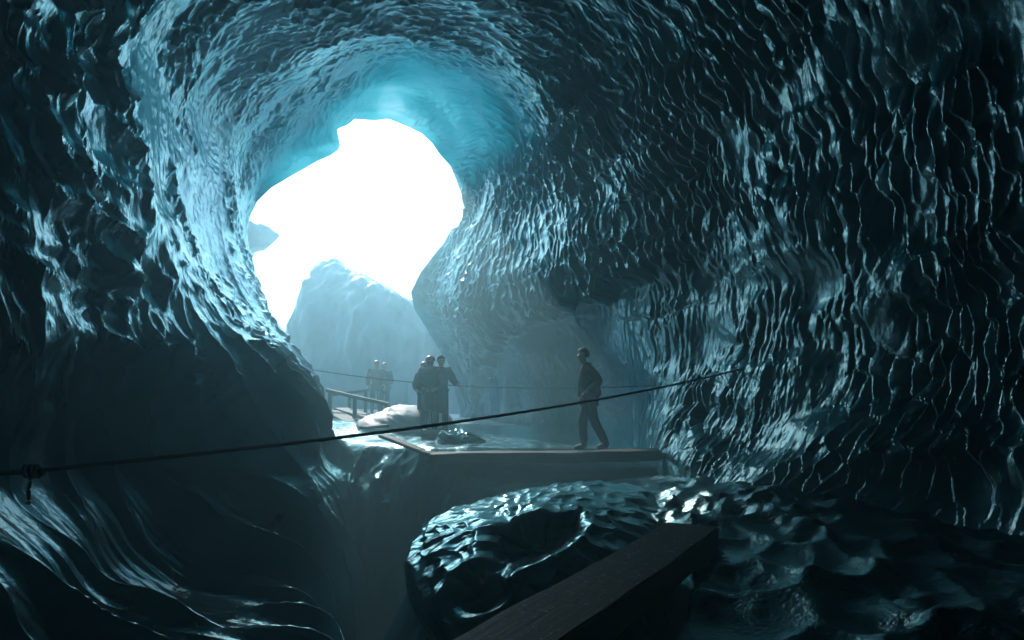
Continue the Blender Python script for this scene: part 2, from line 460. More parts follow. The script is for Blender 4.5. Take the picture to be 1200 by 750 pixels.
def ground_z(x, y):
    x = np.asarray(x, float); y = np.asarray(y, float)
    xr = np.interp(y, [0, 3, 4, 5.5, 7, 9, 12], [0.2, 0.4, 0.9, 1.35, 1.25, 0.5, 0.25])       # right rim of the gully
    wob = 0.25 * fbm(x * 0.8, y * 0.8, 101, 3)
    side = 1 - sstep(xr - 0.75, xr + 0.1, x + wob)
    front = 1 - sstep(rimY(x) - 2.4, rimY(x) + 0.2, y + 1.6 * wob)
    lev = np.interp(y, [0, 3, 8, 10, 11.2, 12.2], [-0.55, -0.45, -0.42, -0.55, -0.5, 0.0])
    lev = lev + (0.26 * sstep(0.8, 2.9, x)) * (1 - sstep(10.5, 12.2, y))
    z = lev - np.interp(y, [0, 3, 7, 12], [3.1, 3.1, 3.0, 2.3]) * side * front
    inside = 1 - sstep(24, 27, y)
    z = z + inside * (0.10 * fbm(x * 0.7, y * 0.7, 111, 4)) * (0.4 + 0.6 * sstep(0.5, 2.5, np.abs(x - 1)))
    # scalloped wet floor near the right wall
    f1, f2, a, b, h = cells((x + 0.3 * fbm(x, y, 5, 2)) / 0.42, (y + 0.3 * fbm(x, y, 8, 2)) / 0.6, 121)
    z = z + inside * 0.21 * np.minimum(f1, 0.8) ** 1.6 * (1 - side * front) * (1 - sstep(8.5, 10.5, y)) * sstep(0.5, 1.6, x)
    g1, g2, a, b, h = cells((x + 0.15 * fbm(x * 2, y * 2, 5, 2)) / 0.17, (y + 0.15 * fbm(x * 2, y * 2, 8, 2)) / 0.26, 122)
    z = z + inside * 0.11 * np.minimum(g1, 0.8) ** 1.5 * np.clip(0.4 + 2 * fbm(x * 0.8, y * 0.8, 123, 3), 0, 1) * (1 - side * front) * sstep(0.3, 1.2, x) * (1 - sstep(9, 11, y))
    # melt ribs on the gully's end wall
    slope = side * front * (1 - front) * 4
    c1, c2, a, b, h = cells((x + 0.2 * fbm(x * 1.5, y, 44, 2)) / 0.42, (y + 0.3 * fbm(x, y, 45, 2)) / 0.9, 124)
    z = z + slope * (0.45 * np.minimum(c1, 0.8) ** 1.5 + 0.25 * fbm(x * 2.5, y * 1.2, 46, 4))
    # snow drifts inside the mouth
    z = z + 0.25 * np.exp(-(((x + 2.8) / 1.4) ** 2 + ((y - 17.5) / 2.2) ** 2))
    # rise to the left shelf behind the gully and snow slopes outside
    z = z + 0.35 * sstep(-3.0, -5.5, x) * sstep(13, 16, y) * inside
    out = sstep(26, 60, y)
    z = z + out * (3.0 + 2.0 * fbm(x * 0.04, y * 0.04, 131, 3)) * sstep(-4, -30, x)
    return z


ys = np.concatenate([np.linspace(-12, 2, 40, endpoint=False), np.linspace(2, 16, 420, endpoint=False), np.linspace(16, 28, 160, endpoint=False),
                     28 + 600 * np.linspace(0, 1, 60) ** 2.2])
xs = np.concatenate([-6 - 500 * np.linspace(1, 0, 40, endpoint=False) ** 2.4, np.linspace(-6, 6, 480, endpoint=False), 6 + 500 * np.linspace(0, 1, 40) ** 2.4])
X, Yg = np.meshgrid(xs, ys)
Zg = ground_z(X, Yg)
gme = grid_mesh('ground', np.stack([X, Yg, Zg], -1))


def ground_mat():
    m, nt, out = new_mat('ground_ice_and_snow')
    L = nt.links.new
    tc = N(nt, 'ShaderNodeTexCoord')
    sx = N(nt, 'ShaderNodeSeparateXYZ'); L(tc.outputs['Object'], sx.inputs[0])
    nz = N(nt, 'ShaderNodeTexNoise', Scale=0.8, Detail=7.0, Roughness=0.65); L(tc.outputs['Object'], nz.inputs['Vector'])
    # snow outside and blown into the mouth, wet ice further in
    ad = N(nt, 'ShaderNodeMath', operation='MULTIPLY_ADD'); L(nz.outputs['Fac'], ad.inputs[0]); ad.inputs[1].default_value = 7.0
    L(sx.outputs['Y'], ad.inputs[2])
    mr = N(nt, 'ShaderNodeMapRange'); L(ad.outputs[0], mr.inputs['Value'])
    mr.inputs['From Min'].default_value = 22.4; mr.inputs['From Max'].default_value = 24.2
    n1 = N(nt, 'ShaderNodeTexNoise', Scale=2.4, Detail=6.0); L(tc.outputs['Object'], n1.inputs['Vector'])
    cr = ramp(nt, n1.outputs['Fac'], [(0.3, (0.0015, 0.014, 0.022)), (0.7, (0.004, 0.034, 0.05))])
    mx = N(nt, 'ShaderNodeMix', data_type='RGBA'); L(mr.outputs[0], mx.inputs['Factor']); L(cr.outputs['Color'], mx.inputs[6])
    mx.inputs[7].default_value = (0.78, 0.81, 0.83, 1)
    n3 = N(nt, 'ShaderNodeTexNoise', Scale=26.0, Detail=5.0); L(tc.outputs['Object'], n3.inputs['Vector'])
    b = N(nt, 'ShaderNodeBump', Strength=0.45, Distance=0.025); L(n3.outputs['Fac'], b.inputs['Height'])
    n4 = N(nt, 'ShaderNodeTexNoise', Scale=5.0, Detail=3.0); L(tc.outputs['Object'], n4.inputs['Vector'])
    rr = N(nt, 'ShaderNodeMapRange'); L(n4.outputs['Fac'], rr.inputs['Value'])
    rr.inputs['From Min'].default_value = 0.35; rr.inputs['From Max'].default_value = 0.65
    rr.inputs['To Min'].default_value = 0.06; rr.inputs['To Max'].default_value = 0.26
    df = N(nt, 'ShaderNodeBsdfDiffuse'); L(mx.outputs[2], df.inputs['Color']); L(b.outputs['Normal'], df.inputs['Normal'])
    gl = N(nt, 'ShaderNodeBsdfGlossy'); gl.inputs['Color'].default_value = (0.62, 0.93, 0.98, 1)
    L(rr.outputs[0], gl.inputs['Roughness']); L(b.outputs['Normal'], gl.inputs['Normal'])
    fr = N(nt, 'ShaderNodeFresnel', IOR=1.36); L(b.outputs['Normal'], fr.inputs['Normal'])
    ml = N(nt, 'ShaderNodeMath', operation='MULTIPLY'); L(fr.outputs[0], ml.inputs[0])
    iv = N(nt, 'ShaderNodeMath', operation='SUBTRACT'); iv.inputs[0].default_value = 1.0; L(mr.outputs[0], iv.inputs[1])
    fx = N(nt, 'ShaderNodeMath', operation='MULTIPLY', use_clamp=True); L(fr.outputs[0], fx.inputs[0]); fx.inputs[1].default_value = 1.7; L(fx.outputs[0], ml.inputs[0])
    L(iv.outputs[0], ml.inputs[1])
    p = N(nt, 'ShaderNodeMixShader'); L(ml.outputs[0], p.inputs[0]); L(df.outputs[0], p.inputs[1]); L(gl.outputs[0], p.inputs[2])
    L(p.outputs[0], out.inputs['Surface'])
    return m


ground = link('ground', gme, ground_mat())
tag(ground, kind='structure')


def gz(x, y):
    return float(ground_z(np.array([x]), np.array([y]))[0])


# ------------------------------------------------------------------ lumps of ice and snow
def lump(name, mat, c, r, seed, scal=0.1, noise=0.15, nu_=220, nv_=140, dents=(), cell=0.3, band=-1.0, flat=1.0):
    """dome-like closed lump: c centre, r radii (m), scalloped skin above direction height band, dents = [(dir, width, depth, rim)]"""
    th = np.linspace(0, 2 * math.pi, nu_, endpoint=False)
    ph = np.linspace(-math.pi / 2, math.pi / 2, nv_)
    T, H = np.meshgrid(th, ph)
    d = np.stack([np.cos(T) * np.cos(H), np.sin(T) * np.cos(H), np.sin(H)], -1)
    rad = np.ones(T.shape)
    k = 1.2
    rad += noise * (fbm(d[..., 0] * k + 5 + d[..., 2] * k, d[..., 1] * k + 9 - d[..., 2] * k * .6, seed, 4)) * 2
    q = d * np.array(r)
    if flat != 1.0:      # skirt that spreads downwards instead of closing under
        sk = np.where(d[..., 2] < 0, (1 + 0.85 * np.abs(d[..., 2])) / np.maximum(np.cos(H), 0.15), 1.0)
        sk = np.where(H < -1.35, sk * np.clip((H + math.pi / 2) / 0.22, 0.0, 1), sk)
        q[..., 0] *= sk; q[..., 1] *= sk
    q[..., 2] = np.where(d[..., 2] > 0, np.abs(d[..., 2]) ** flat * r[2], d[..., 2] * r[2] * (1.0 if flat == 1.0 else 2.4))
    wq = 0.12 * fbm(q[..., 0] * 3, q[..., 1] * 3 + q[..., 2], seed + 6, 3)
    f1, f2, a, b, h = cells(q[..., 0] / cell + q[..., 2] * 0.6 / cell + wq / cell + 40, q[..., 1] / (cell * 2.1) + q[..., 2] / (cell * 2.4) + 40, seed + 3)
    m_ = sstep(band, band + 0.35, d[..., 2] + 0.35 * fbm(q[..., 0] * 1.5, q[..., 1] * 1.5 + q[..., 2], seed + 9, 3))
    rad += scal * 1.3 * np.minimum(f1, 0.75) ** 1.6 * m_
    f1, f2, a, b, h = cells(q[..., 0] / cell * 2.1 + q[..., 2] / cell + 20, q[..., 1] / cell * 1.3 + q[..., 2] / cell + 20, seed + 13)
    rad += 0.14 * scal * f1 ** 1.4 * m_
    for (dv, w, dep, rim) in dents:
        dv = np.array(dv, float); dv /= np.linalg.norm(dv)
        ang = np.arccos(np.clip((d * dv).sum(-1), -1, 1)) * (1 + 0.6 * fbm(d[..., 0] * 2.5, d[..., 2] * 2.5, seed + 8, 2))
        rad -= dep * np.exp(-(ang / w) ** 4)
        rad += rim * np.exp(-((ang - w * 1.35) / (w * 0.4)) ** 2)
    me = grid_mesh(name, q * rad[..., None], closed_u=True)
    o = link(name, me, mat)
    o.location = c
    return o


mc = at(640, 640, 7.2)
mound = lump('ice_mound', M_MOUND, (0.40, 7.75, -0.95), (1.42, 2.5, 0.84), 5, scal=0.06, noise=0.09, nu_=760, nv_=520,
             dents=[((0.10, -0.60, 0.74), 0.19, 0.40, 0.045), ((-0.12, -0.86, 0.42), 0.13, 0.08, 0.03)], cell=0.17, band=0.22, flat=0.72)
mound.rotation_euler = (0, R(-7), R(-12))
tag(mound, 'glistening low mound of dark ice with a hollow in its side beside the gully', 'ice mound')
sm_ = at(478, 492, 16.5)
snow = lump('snow_mound', M_SNOW, (sm_.x, 16.5, 0.1), (1.1, 1.3, 0.55), 9, scal=0.02, noise=0.12, nu_=140, nv_=90, cell=0.3)
tag(snow, 'bright sunlit heap of snow at the feet of the three people', 'snow heap')
rb = at(537, 518, 13.2)
rub = lump('ice_lump', M_MOUND, (rb.x, 13.2, gz(rb.x, 13.2) + 0.02), (0.42, 0.4, 0.22), 19, scal=0.16, noise=0.2, nu_=150, nv_=90, cell=0.1)
tag(rub, 'small glinting lump of ice beside the far end of the plank bridge', 'ice lump')


# the ice block beyond the mouth: ridge profile given a real depth
def ridge_block(name, mat, prof, Y0, depth, base, seed, n=150):
    pts = np.array([[at(x, y, Y0).x, at(x, y, Y0).z] for x, y in prof])
    u = np.linspace(pts[0, 0], pts[-1, 0], n)
    h = np.interp(u, pts[:, 0], pts[:, 1])
    w = np.linspace(-1, 1, 90)
    U, W = np.meshgrid(u, w)
    Hh = np.broadcast_to(h[None], U.shape)
    shape = np.clip(1 - np.abs(W) ** 2.6, 0, 1) ** 0.55
    Z = base + (Hh - base) * shape + 0.5 * fbm(U * 0.9, W * 2.5, seed, 5) * shape
    Yy = Y0 + (W) * depth * 0.5 + 2.2 * fbm(U * 0.45, Z * 0.3, seed + 2, 5)
    me = grid_mesh(name, np.stack([U + 0.2 * fbm(U, Z * 0.6, seed + 5, 3), Yy, Z], -1))
    return link(name, me, mat)


block = ridge_block('ice_block', M_BLOCK, [(300, 480), (325, 430), (346, 385), (357, 335), (363, 312), (370, 304), (386, 301), (402, 306), (430, 322), (455, 338), (480, 350), (520, 375), (560, 420), (600, 480)], 31.0, 6.0, -0.6, 71)
tag(block, 'tall pale blue ice block standing outside the cave mouth', 'ice block')

# the tapering serac at the left of the mouth
nL, nA = 70, 40
t = np.linspace(0, 1, nL); a = np.linspace(0, 2 * math.pi, nA, endpoint=False)
T, Aa = np.meshgrid(t, a, indexing='ij')
tip = np.array(at(328, 276, 31)); root = np.array(at(250, 283, 33))
cen = root[None, None] + (tip - root)[None, None] * T[..., None]
rad = (1 - T) ** 0.85 * 2.3 + 0.01
rad = rad * (1 + 0.35 * fbm(T * 5, np.cos(Aa) * 1.3 + 3, 4, 3))
SerP = cen + np.stack([0 * T, np.cos(Aa) * rad * 1.1, np.sin(Aa) * rad * 0.85], -1)
ser = link('serac', grid_mesh('serac', SerP, closed_u=True), M_BLOCK)
tag(ser, 'pointed grey blue ice spur jutting in from the left outside the cave mouth', 'ice spur')


# ------------------------------------------------------------------ timber
def beam_mesh(name, Lx, Wy, Hz, seed=0, bev=0.012, cuts=24, warp=0.006):
    """board along local X, centred in Y, top at z=0"""
    bm = bmesh.new()
    bmesh.ops.create_cube(bm, size=1.0)
    for v in bm.verts:
        v.co = Vector((v.co.x * Lx, v.co.y * Wy, (v.co.z - 0.5) * Hz))
    bmesh.ops.bevel(bm, geom=list(bm.edges), offset=bev, segments=2, affect='EDGES')
    le = [e for e in bm.edges if abs(e.verts[0].co.x - e.verts[1].co.x) > Lx * 0.8]
    bmesh.ops.subdivide_edges(bm, edges=le, cuts=cuts, use_grid_fill=True)
    r = random.Random(seed)
    ph = [r.uniform(0, 6) for _ in range(4)]
    for v in bm.verts:
        x = v.co.x
        v.co.z += warp * (math.sin(x * 2.1 + ph[0]) + 0.6 * math.sin(x * 5.7 + ph[1] + v.co.y * 9))
        v.co.y += warp * (math.sin(x * 1.7 + ph[2]) + 0.5 * math.sin(x * 7 + ph[3]))
    return bm_mesh(name, bm)


def board(name, p0, p1, W, H, mat, parent=None, seed=0, bev=0.012, warp=0.006, roll=0.0, over=0.0):
    """board whose top centre line runs p0 -> p1"""
    p0, p1 = Vector(p0), Vector(p1)
    d = p1 - p0
    o = link(name, beam_mesh(name, d.length + over * 2, W, H, seed, bev, 24, warp), mat)
    x = d.normalized()
    y = Vector((0, 0, 1)).cross(x)
    if y.length < 1e-3: y = Vector((0, 1, 0))
    y.normalize(); z = x.cross(y)
    Mx = Matrix((x, y, z)).transposed().to_4x4() @ Matrix.Rotation(roll, 4, 'X')
    Mx.translation = (p0 + p1) / 2
    if parent is not None:
        o.parent = parent
        o.matrix_world = Mx
        o.matrix_parent_inverse = Matrix.Identity(4)
        o.matrix_basis = parent.matrix_basis.inverted() @ Mx
    else:
        o.matrix_world = Mx
    return o


# foreground walkway beam
TOP = -0.10
def on_plane(px, py, z):
    a = (px - 600.0) / F; b = (375.0 - py) / F
    d = Vector((a, CP - SP * b, SP + CP * b))
    return Vector((0, 0, CAMZ)) + d * ((z - CAMZ) / d.z)
fl_, fr_ = on_plane(780, 613, TOP), on_plane(845, 617, TOP)
nl_, nr_ = on_plane(530, 750, TOP), on_plane(655, 750, TOP)
axis_far = (fl_ + fr_) / 2; axis_near = (nl_ + nr_) / 2
dirb = (axis_near - axis_far).normalized()
Wb = abs((fr_ - fl_).cross(dirb).length)
big = board('walkway_beam', axis_far, axis_far + dirb * 5.2, 0.46, 0.2, M_WOODF, seed=3, bev=0.012, warp=0.006)
tag(big, 'heavy frost dusted timber beam running out of the foreground at the bottom', 'beam')

# plank bridge over the gully
pb0, pb1 = at(505, 531, 11.7), at(772, 527, 11.5)
bridge = board('plank_bridge', pb0, pb1, 0.42, 0.17, M_WOOD, seed=5, bev=0.012, warp=0.008)
tag(bridge, 'level dark plank bridging the gully under the walking person', 'plank')
BRZ = (pb0.z + pb1.z) / 2


def loose(px0, py0, Y0, px1, py1, Y1, W, H, label, seed):
    o = board('loose_plank', at(px0, py0, Y0), at(px1, py1, Y1), W, H, M_WOOD, seed=seed, warp=0.004)
    tag(o, label, 'plank', group='loose planks lying by the gully edge')
loose(425, 500, 14.2, 452, 497, 14.6, 0.28, 0.06, 'short loose plank on the snow below the railing', 11)
loose(448, 509, 13.2, 497, 527, 12.2, 0.2, 0.06, 'loose plank sloping along the gully edge towards the plank bridge', 12)
loose(494, 528, 12.0, 520, 533, 11.9, 0.3, 0.06, 'loose plank jammed against the left end of the plank bridge', 13)

# step block at the three people's feet
G_Y = 15.2
sb = at(508, 503, 14.7)
step = board('step_block', (sb.x - 0.24, 14.7, sb.z), (sb.x + 0.26, 14.7, sb.z), 0.34, 0.26, M_WOOD, seed=15)
tag(step, 'low dark timber step block in front of the three people', 'step')

# footbridge railing
fb = empty('footbridge', at(420, 492, 18.5))
bpy.context.view_layer.update()
fb_near = [at(386, 481, 19.0), at(415, 492, 18.2), at(446, 499, 17.4)]
fb_top = [at(385, 457, 19.0), at(416, 464, 18.2), at(447, 470, 17.4)]
for b0, t0 in zip(fb_near, fb_top):
    board('post', (b0.x, b0.y, b0.z - 0.25), (b0.x, b0.y + 0.001, t0.z - 0.02), 0.10, 0.10, M_RAIL, fb, warp=0.002)
board('handrail', at(383, 455.5, 19.05), at(456, 472, 17.2), 0.10, 0.09, M_RAIL, fb, warp=0.003)
fb_far_b = [at(409, 478, 20.4), at(428, 478, 19.6)]
fb_far_t = [at(409, 459, 20.4), at(428, 456.5, 19.8)]
for b0, t0 in zip(fb_far_b, fb_far_t):
    board('post', (b0.x, b0.y, b0.z - 0.3), (b0.x, b0.y + 0.001, t0.z - 0.02), 0.09, 0.09, M_RAIL, fb, warp=0.002)
board('handrail', at(387, 461.5, 19.5), at(432, 455.5, 19.9), 0.09, 0.08, M_RAIL, fb, warp=0.003)
board('deck_plank', at(384, 481, 19.0) + Vector((0, 0.12, 0)), at(430, 500, 17.0) + Vector((0, 0.12, 0)), 0.5, 0.07, M_RAIL, fb, warp=0.004)
board('deck_plank', at(398, 478, 19.8) + Vector((0, 0.2, 0)), at(446, 492, 17.9) + Vector((0, 0.25, 0)), 0.5, 0.07, M_RAIL, fb, warp=0.004)
tag(fb, 'hazy wooden footbridge with post railings beyond the left ice wall', 'footbridge')


# ------------------------------------------------------------------ ropes
def tube(name, pts, r, mat, parent=None, twist=True, seg=10):
    pts = [Vector(p) for p in pts]
    n = len(pts)
    prevn = None
    rows = []
    for i, p in enumerate(pts):
        d = (pts[min(i + 1, n - 1)] - pts[max(i - 1, 0)]).normalized()
        s = d.cross(Vector((0, 0, 1)))
        if s.length < 1e-3: s = Vector((1, 0, 0))
        s.normalize(); u = s.cross(d)
        row = []
        for k in range(seg):
            a_ = 2 * math.pi * k / seg
            rr = r * (1 + (0.12 * math.sin(3 * a_ + i * 1.1) if twist else 0))
            row.append(p + (s * math.cos(a_) + u * math.sin(a_)) * rr)
        rows.append(row)
    me = grid_mesh(name, np.array(rows, dtype=float), closed_u=True)
    o = link(name, me, mat)
    if parent is not None:
        o.parent = parent
        o.matrix_basis = parent.matrix_basis.inverted()
    return o


def sag(p0, p1, s, n=80):
    p0, p1 = Vector(p0), Vector(p1)
    return [p0.lerp(p1, i / n) - Vector((0, 0, s * 4 * (i / n) * (1 - i / n))) for i in range(n + 1)]


ra, rb_ = at(-60, 557, 4.15), at(846, 436, 9.7)
hand = empty('hand_rope', at(38, 551, 4.25))
bpy.context.view_layer.update()
knot_p = at(38, 552, 4.3)
tube('rope', sag(ra, knot_p, 0.005, 20)[:-1] + sag(knot_p, rb_ + (rb_ - knot_p).normalized() * 0.5, 0.12, 260), 0.015, M_ROPE, hand)
kp = []
for i in range(60):
    a_ = i / 59 * 2 * math.pi * 3
    kp.append(knot_p + Vector((0.05 * (i / 59 - 0.5) * 2, 0.03 * math.cos(a_), 0.034 * math.sin(a_))))
tube('knot', kp, 0.014, M_ROPE, hand, twist=False)
tube('rope_tail', [knot_p + Vector((0.004 * math.sin(i * 0.7), -0.02, -0.02 - i * 0.014)) for i in range(14)], 0.013, M_ROPE, hand)
tag(hand, 'taut black hand rope stretched across the whole foreground with a knot at left', 'rope')

r2a, r2m, r2b = at(345, 430, 17.0), at(534, 452, 15.0), at(765, 452, 13.0)
far_rope = tube('far_rope', sag(r2a, r2m, 0.05, 60)[:-1] + sag(r2m, r2b, 0.05, 60), 0.011, M_ROPE)
tag(far_rope, 'thin dark rope held by the people beyond the plank bridge', 'rope')


# ------------------------------------------------------------------ people
def skin_mesh(name, verts, edges, radii, root=0, sub=2):
    me = bpy.data.meshes.new(name)
    me.from_pydata([tuple(v) for v in verts], edges, [])
    o = bpy.data.objects.new(name, me)
    COL.objects.link(o)
    o.modifiers.new('skin', 'SKIN').use_smooth_shade = True
    for i, r in enumerate(radii):
        sv = me.skin_vertices[0].data[i]
        sv.radius = r if isinstance(r, tuple) else (r, r)
        sv.use_root = (i == root)
    s = o.modifiers.new('sub', 'SUBSURF'); s.levels = sub; s.render_levels = sub
    bpy.context.view_layer.update()
    dg = bpy.context.evaluated_depsgraph_get()
    m2 = bpy.data.meshes.new_from_object(o.evaluated_get(dg))
    m2.name = name
    bpy.data.objects.remove(o)
    bpy.data.meshes.remove(me)
    for p in m2.polygons: p.use_smooth = True
    return m2


class Sk:
    def __init__(s): s.v = []; s.e = []; s.r = []
    def add(s, p, r, to=None):
        s.v.append(Vector(p)); s.r.append(r)
        if to is not None: s.e.append((to, len(s.v) - 1))
        return len(s.v) - 1
    def mesh(s, name, sub=2): return skin_mesh(name, s.v, s.e, s.r, 0, sub)


def cloth(name, c, rough=0.85):
    return simple_mat(name, tuple(k * 0.7 for k in c), c, scale=12, rough=rough, bump=0.4, bscale=30, spec=0.1)


M_SKIN = simple_mat('skin', (0.26, 0.15, 0.11), (0.32, 0.19, 0.14), rough=0.5, spec=0.4)
M_DARKJ = cloth('dark_jacket', (0.005, 0.006, 0.008))
M_DARKT = cloth('dark_trousers', (0.005, 0.006, 0.008))
M_REDJ = cloth('red_jacket', (0.14, 0.012, 0.010))
M_BROWN = cloth('brown_jacket', (0.012, 0.010, 0.010))
M_GREYT = cloth('grey_trousers', (0.016, 0.017, 0.018))
M_BOOT = cloth('boots', (0.015, 0.013, 0.012), 0.6)
M_HAIR = cloth('dark_hair', (0.02, 0.015, 0.012), 0.6)
M_HELR = simple_mat('red_helmet', (0.72, 0.04, 0.02), (0.8, 0.06, 0.03), rough=0.35)
M_EYE = simple_mat('eye', (0.02, 0.02, 0.02), (0.03, 0.03, 0.03), rough=0.2)
M_HOOD = cloth('light_hood', (0.35, 0.37, 0.38))


def lerp(a, b, t): return Vector(a).lerp(Vector(b), t)


def person(label, loc, rz, J, jm, tm, helmet=None, hair=M_HAIR, scale=1.0, group=None, bulk=1.0, coat_len=0.0):
    """J: joints in metres, local forward +X, left +Y.  J keys: hip, chest, neck, head, and l_/r_ shoulder elbow wrist hipj knee ankle; face = yaw of the head"""
    root = empty('person', loc, rz)
    root.scale = (scale,) * 3
    V = {k: Vector(v) for k, v in J.items() if k != 'face'}
    # ---- body (continuous)
    s = Sk()
    hip = s.add(V['hip'], (0.13, 0.10))
    wst = s.add(lerp(V['hip'], V['chest'], 0.45), (0.12, 0.09), hip)
    ch = s.add(V['chest'], (0.145, 0.105), wst)
    nb = s.add(lerp(V['chest'], V['neck'], 0.75), (0.075, 0.07), ch)
    nk = s.add(V['neck'], 0.055, nb)
    fy = J.get('face', 0.0)
    fwd = Vector((math.cos(fy), math.sin(fy), 0)); lat = Vector((-fwd.y, fwd.x, 0))
    h0 = V['head']
    jaw = s.add(h0 + fwd * 0.02 + Vector((0, 0, -0.075)), 0.058, nk)
    hm = s.add(h0 + Vector((0, 0, 0.0)), 0.084, jaw)
    hc = s.add(h0 + fwd * -0.01 + Vector((0, 0, 0.065)), 0.072, hm)
    s.add(h0 + fwd * 0.105 + Vector((0, 0, -0.018)), 0.014, hm)                    # nose
    for sd in (1, -1): s.add(h0 + lat * 0.088 * sd + Vector((0, 0, -0.012)), 0.016, hm)   # ears
    for sd, pre in ((1, 'l_'), (-1, 'r_')):
        sh = s.add(V[pre + 'shoulder'], 0.062, ch)
        el = s.add(V[pre + 'elbow'], 0.043, sh)
        wr = s.add(V[pre + 'wrist'], 0.028, el)
        dh = (V[pre + 'wrist'] - V[pre + 'elbow']).normalized()
        side = dh.cross(Vector((0, 0, 1)))
        if side.length < 0.2: side = Vector((1, 0, 0))
        side.normalize(); nrm = side.cross(dh)
        pm = s.add(V[pre + 'wrist'] + dh * 0.06, (0.036, 0.02), wr)
        for k, (off, ln_) in enumerate(((-0.03, 0.065), (-0.01, 0.078), (0.01, 0.074), (0.03, 0.058))):
            k0 = s.add(V[pre + 'wrist'] + dh * 0.10 + side * off, 0.0095, pm)
            k1 = s.add(s.v[k0] + dh * ln_ * 0.5 - nrm * 0.012, 0.0085, k0)
            s.add(s.v[k1] + dh * ln_ * 0.4 - nrm * 0.028, 0.007, k1)
        k0 = s.add(V[pre + 'wrist'] + dh * 0.045 - side * 0.045 - nrm * 0.01, 0.011, pm)
        s.add(s.v[k0] + dh * 0.035 - side * 0.015 - nrm * 0.015, 0.009, k0)
        hj = s.add(V[pre + 'hipj'], 0.088, hip)
        kn = s.add(V[pre + 'knee'], 0.06, hj)
        cf = s.add(lerp(V[pre + 'knee'], V[pre + 'ankle'], 0.35), 0.056, kn)
        an = s.add(V[pre + 'ankle'], 0.038, cf)
        s.add(V[pre + 'ankle'] + Vector((0.15, 0, -0.045)), (0.04, 0.028), an)
    link('body', s.mesh('body'), M_SKIN, root)
    # ---- eyes
    for sd in (1, -1):
        bm = bmesh.new(); bmesh.ops.create_uvsphere(bm, u_segments=10, v_segments=8, radius=0.013)
        bmesh.ops.translate(bm, verts=bm.verts, vec=h0 + fwd * 0.078 + lat * 0.032 * sd + Vector((0, 0, 0.012)))
        link('eye', bm_mesh('eye', bm, True), M_EYE, root)
    # ---- jacket
    s = Sk()
    k = bulk
    hem = s.add(V['hip'] + Vector((0, 0, -0.06 - coat_len)), (0.20 * k, 0.17 * k))
    hp = s.add(V['hip'] + Vector((0, 0, 0.06)), (0.19 * k, 0.16 * k), hem)
    w = s.add(lerp(V['hip'], V['chest'], 0.55), (0.18 * k, 0.155 * k), hp)
    c = s.add(V['chest'], (0.195 * k, 0.165 * k), w)
    n = s.add(lerp(V['chest'], V['neck'], 0.72), (0.12, 0.115), c)
    s.add(V['neck'] + Vector((0, 0, 0.02)), (0.095, 0.095), n)
    for pre in ('l_', 'r_'):
        sh = s.add(V[pre + 'shoulder'], 0.098 * k, c)
        m1 = s.add(lerp(V[pre + 'shoulder'], V[pre + 'elbow'], 0.5), 0.09 * k, sh)
        el = s.add(V[pre + 'elbow'], 0.08 * k, m1)
        m2 = s.add(lerp(V[pre + 'elbow'], V[pre + 'wrist'], 0.5), 0.07 * k, el)
        s.add(lerp(V[pre + 'elbow'], V[pre + 'wrist'], 0.97), 0.056, m2)
    jk = s.mesh('jacket')
    co = np.empty(len(jk.vertices) * 3, np.float32); jk.vertices.foreach_get('co', co); co = co.reshape(-1, 3)
    co += 0.014 * np.stack([vnoise(co[:, 1] * 11 + co[:, 0] * 5, co[:, 2] * 16, 3), vnoise(co[:, 0] * 11, co[:, 2] * 16 + co[:, 1] * 5, 4), 0 * co[:, 0]], -1)
    jk.vertices.foreach_set('co', co.reshape(-1))
    link('jacket', jk, jm, root)
    # ---- trousers
    s = Sk()
    h = s.add(V['hip'] + Vector((0, 0, 0.0)), (0.155, 0.125))
    for pre in ('l_', 'r_'):
        hj = s.add(V[pre + 'hipj'], 0.108, h)
        t1 = s.add(lerp(V[pre + 'hipj'], V[pre + 'knee'], 0.5), 0.098, hj)
        kn = s.add(V[pre + 'knee'], 0.088, t1)
        c1 = s.add(lerp(V[pre + 'knee'], V[pre + 'ankle'], 0.45), 0.08, kn)
        s.add(lerp(V[pre + 'knee'], V[pre + 'ankle'], 0.93), 0.074, c1)
    link('trousers', s.mesh('trousers'), tm, root)
    # ---- boots
    for pre in ('l_', 'r_'):
        s = Sk(); a0 = V[pre + 'ankle']
        top = s.add(a0 + Vector((0, 0, 0.08)), 0.058)
        an = s.add(a0 + Vector((-0.01, 0, -0.03)), 0.06, top)
        md = s.add(a0 + Vector((0.09, 0, -0.045)), (0.052, 0.045), an)
        s.add(a0 + Vector((0.18, 0, -0.052)), (0.05, 0.035), md)
        link('boot', s.mesh('boot'), M_BOOT, root)
    # ---- hair or helmet
    bm = bmesh.new(); bmesh.ops.create_uvsphere(bm, u_segments=28, v_segments=18, radius=1.0)
    rr = (0.135, 0.118, 0.118) if helmet else (0.112, 0.1, 0.112)
    for v in list(bm.verts):
        if v.co.z < -0.62 or (v.co.z < (0.12 if helmet else 0.3) and v.co.x > (0.2 if not helmet else -0.9) and not (v.co.x < 0.2)):
            bm.verts.remove(v)
    for v in bm.verts:
        q = Vector((v.co.x * rr[0], v.co.y * rr[1], max(v.co.z, -0.05 if helmet else -0.7) * rr[2]))
        v.co = h0 + fwd * q.x + lat * q.y + Vector((0, 0, q.z + 0.035 if not helmet else q.z + 0.045)) - fwd * 0.008
    if helmet:
        link('helmet', bm_mesh('helmet', bm, True), helmet, root)
    else:
        link('hair', bm_mesh('hair', bm, True), hair, root)
    tag(root, label, 'person', group)
    return root


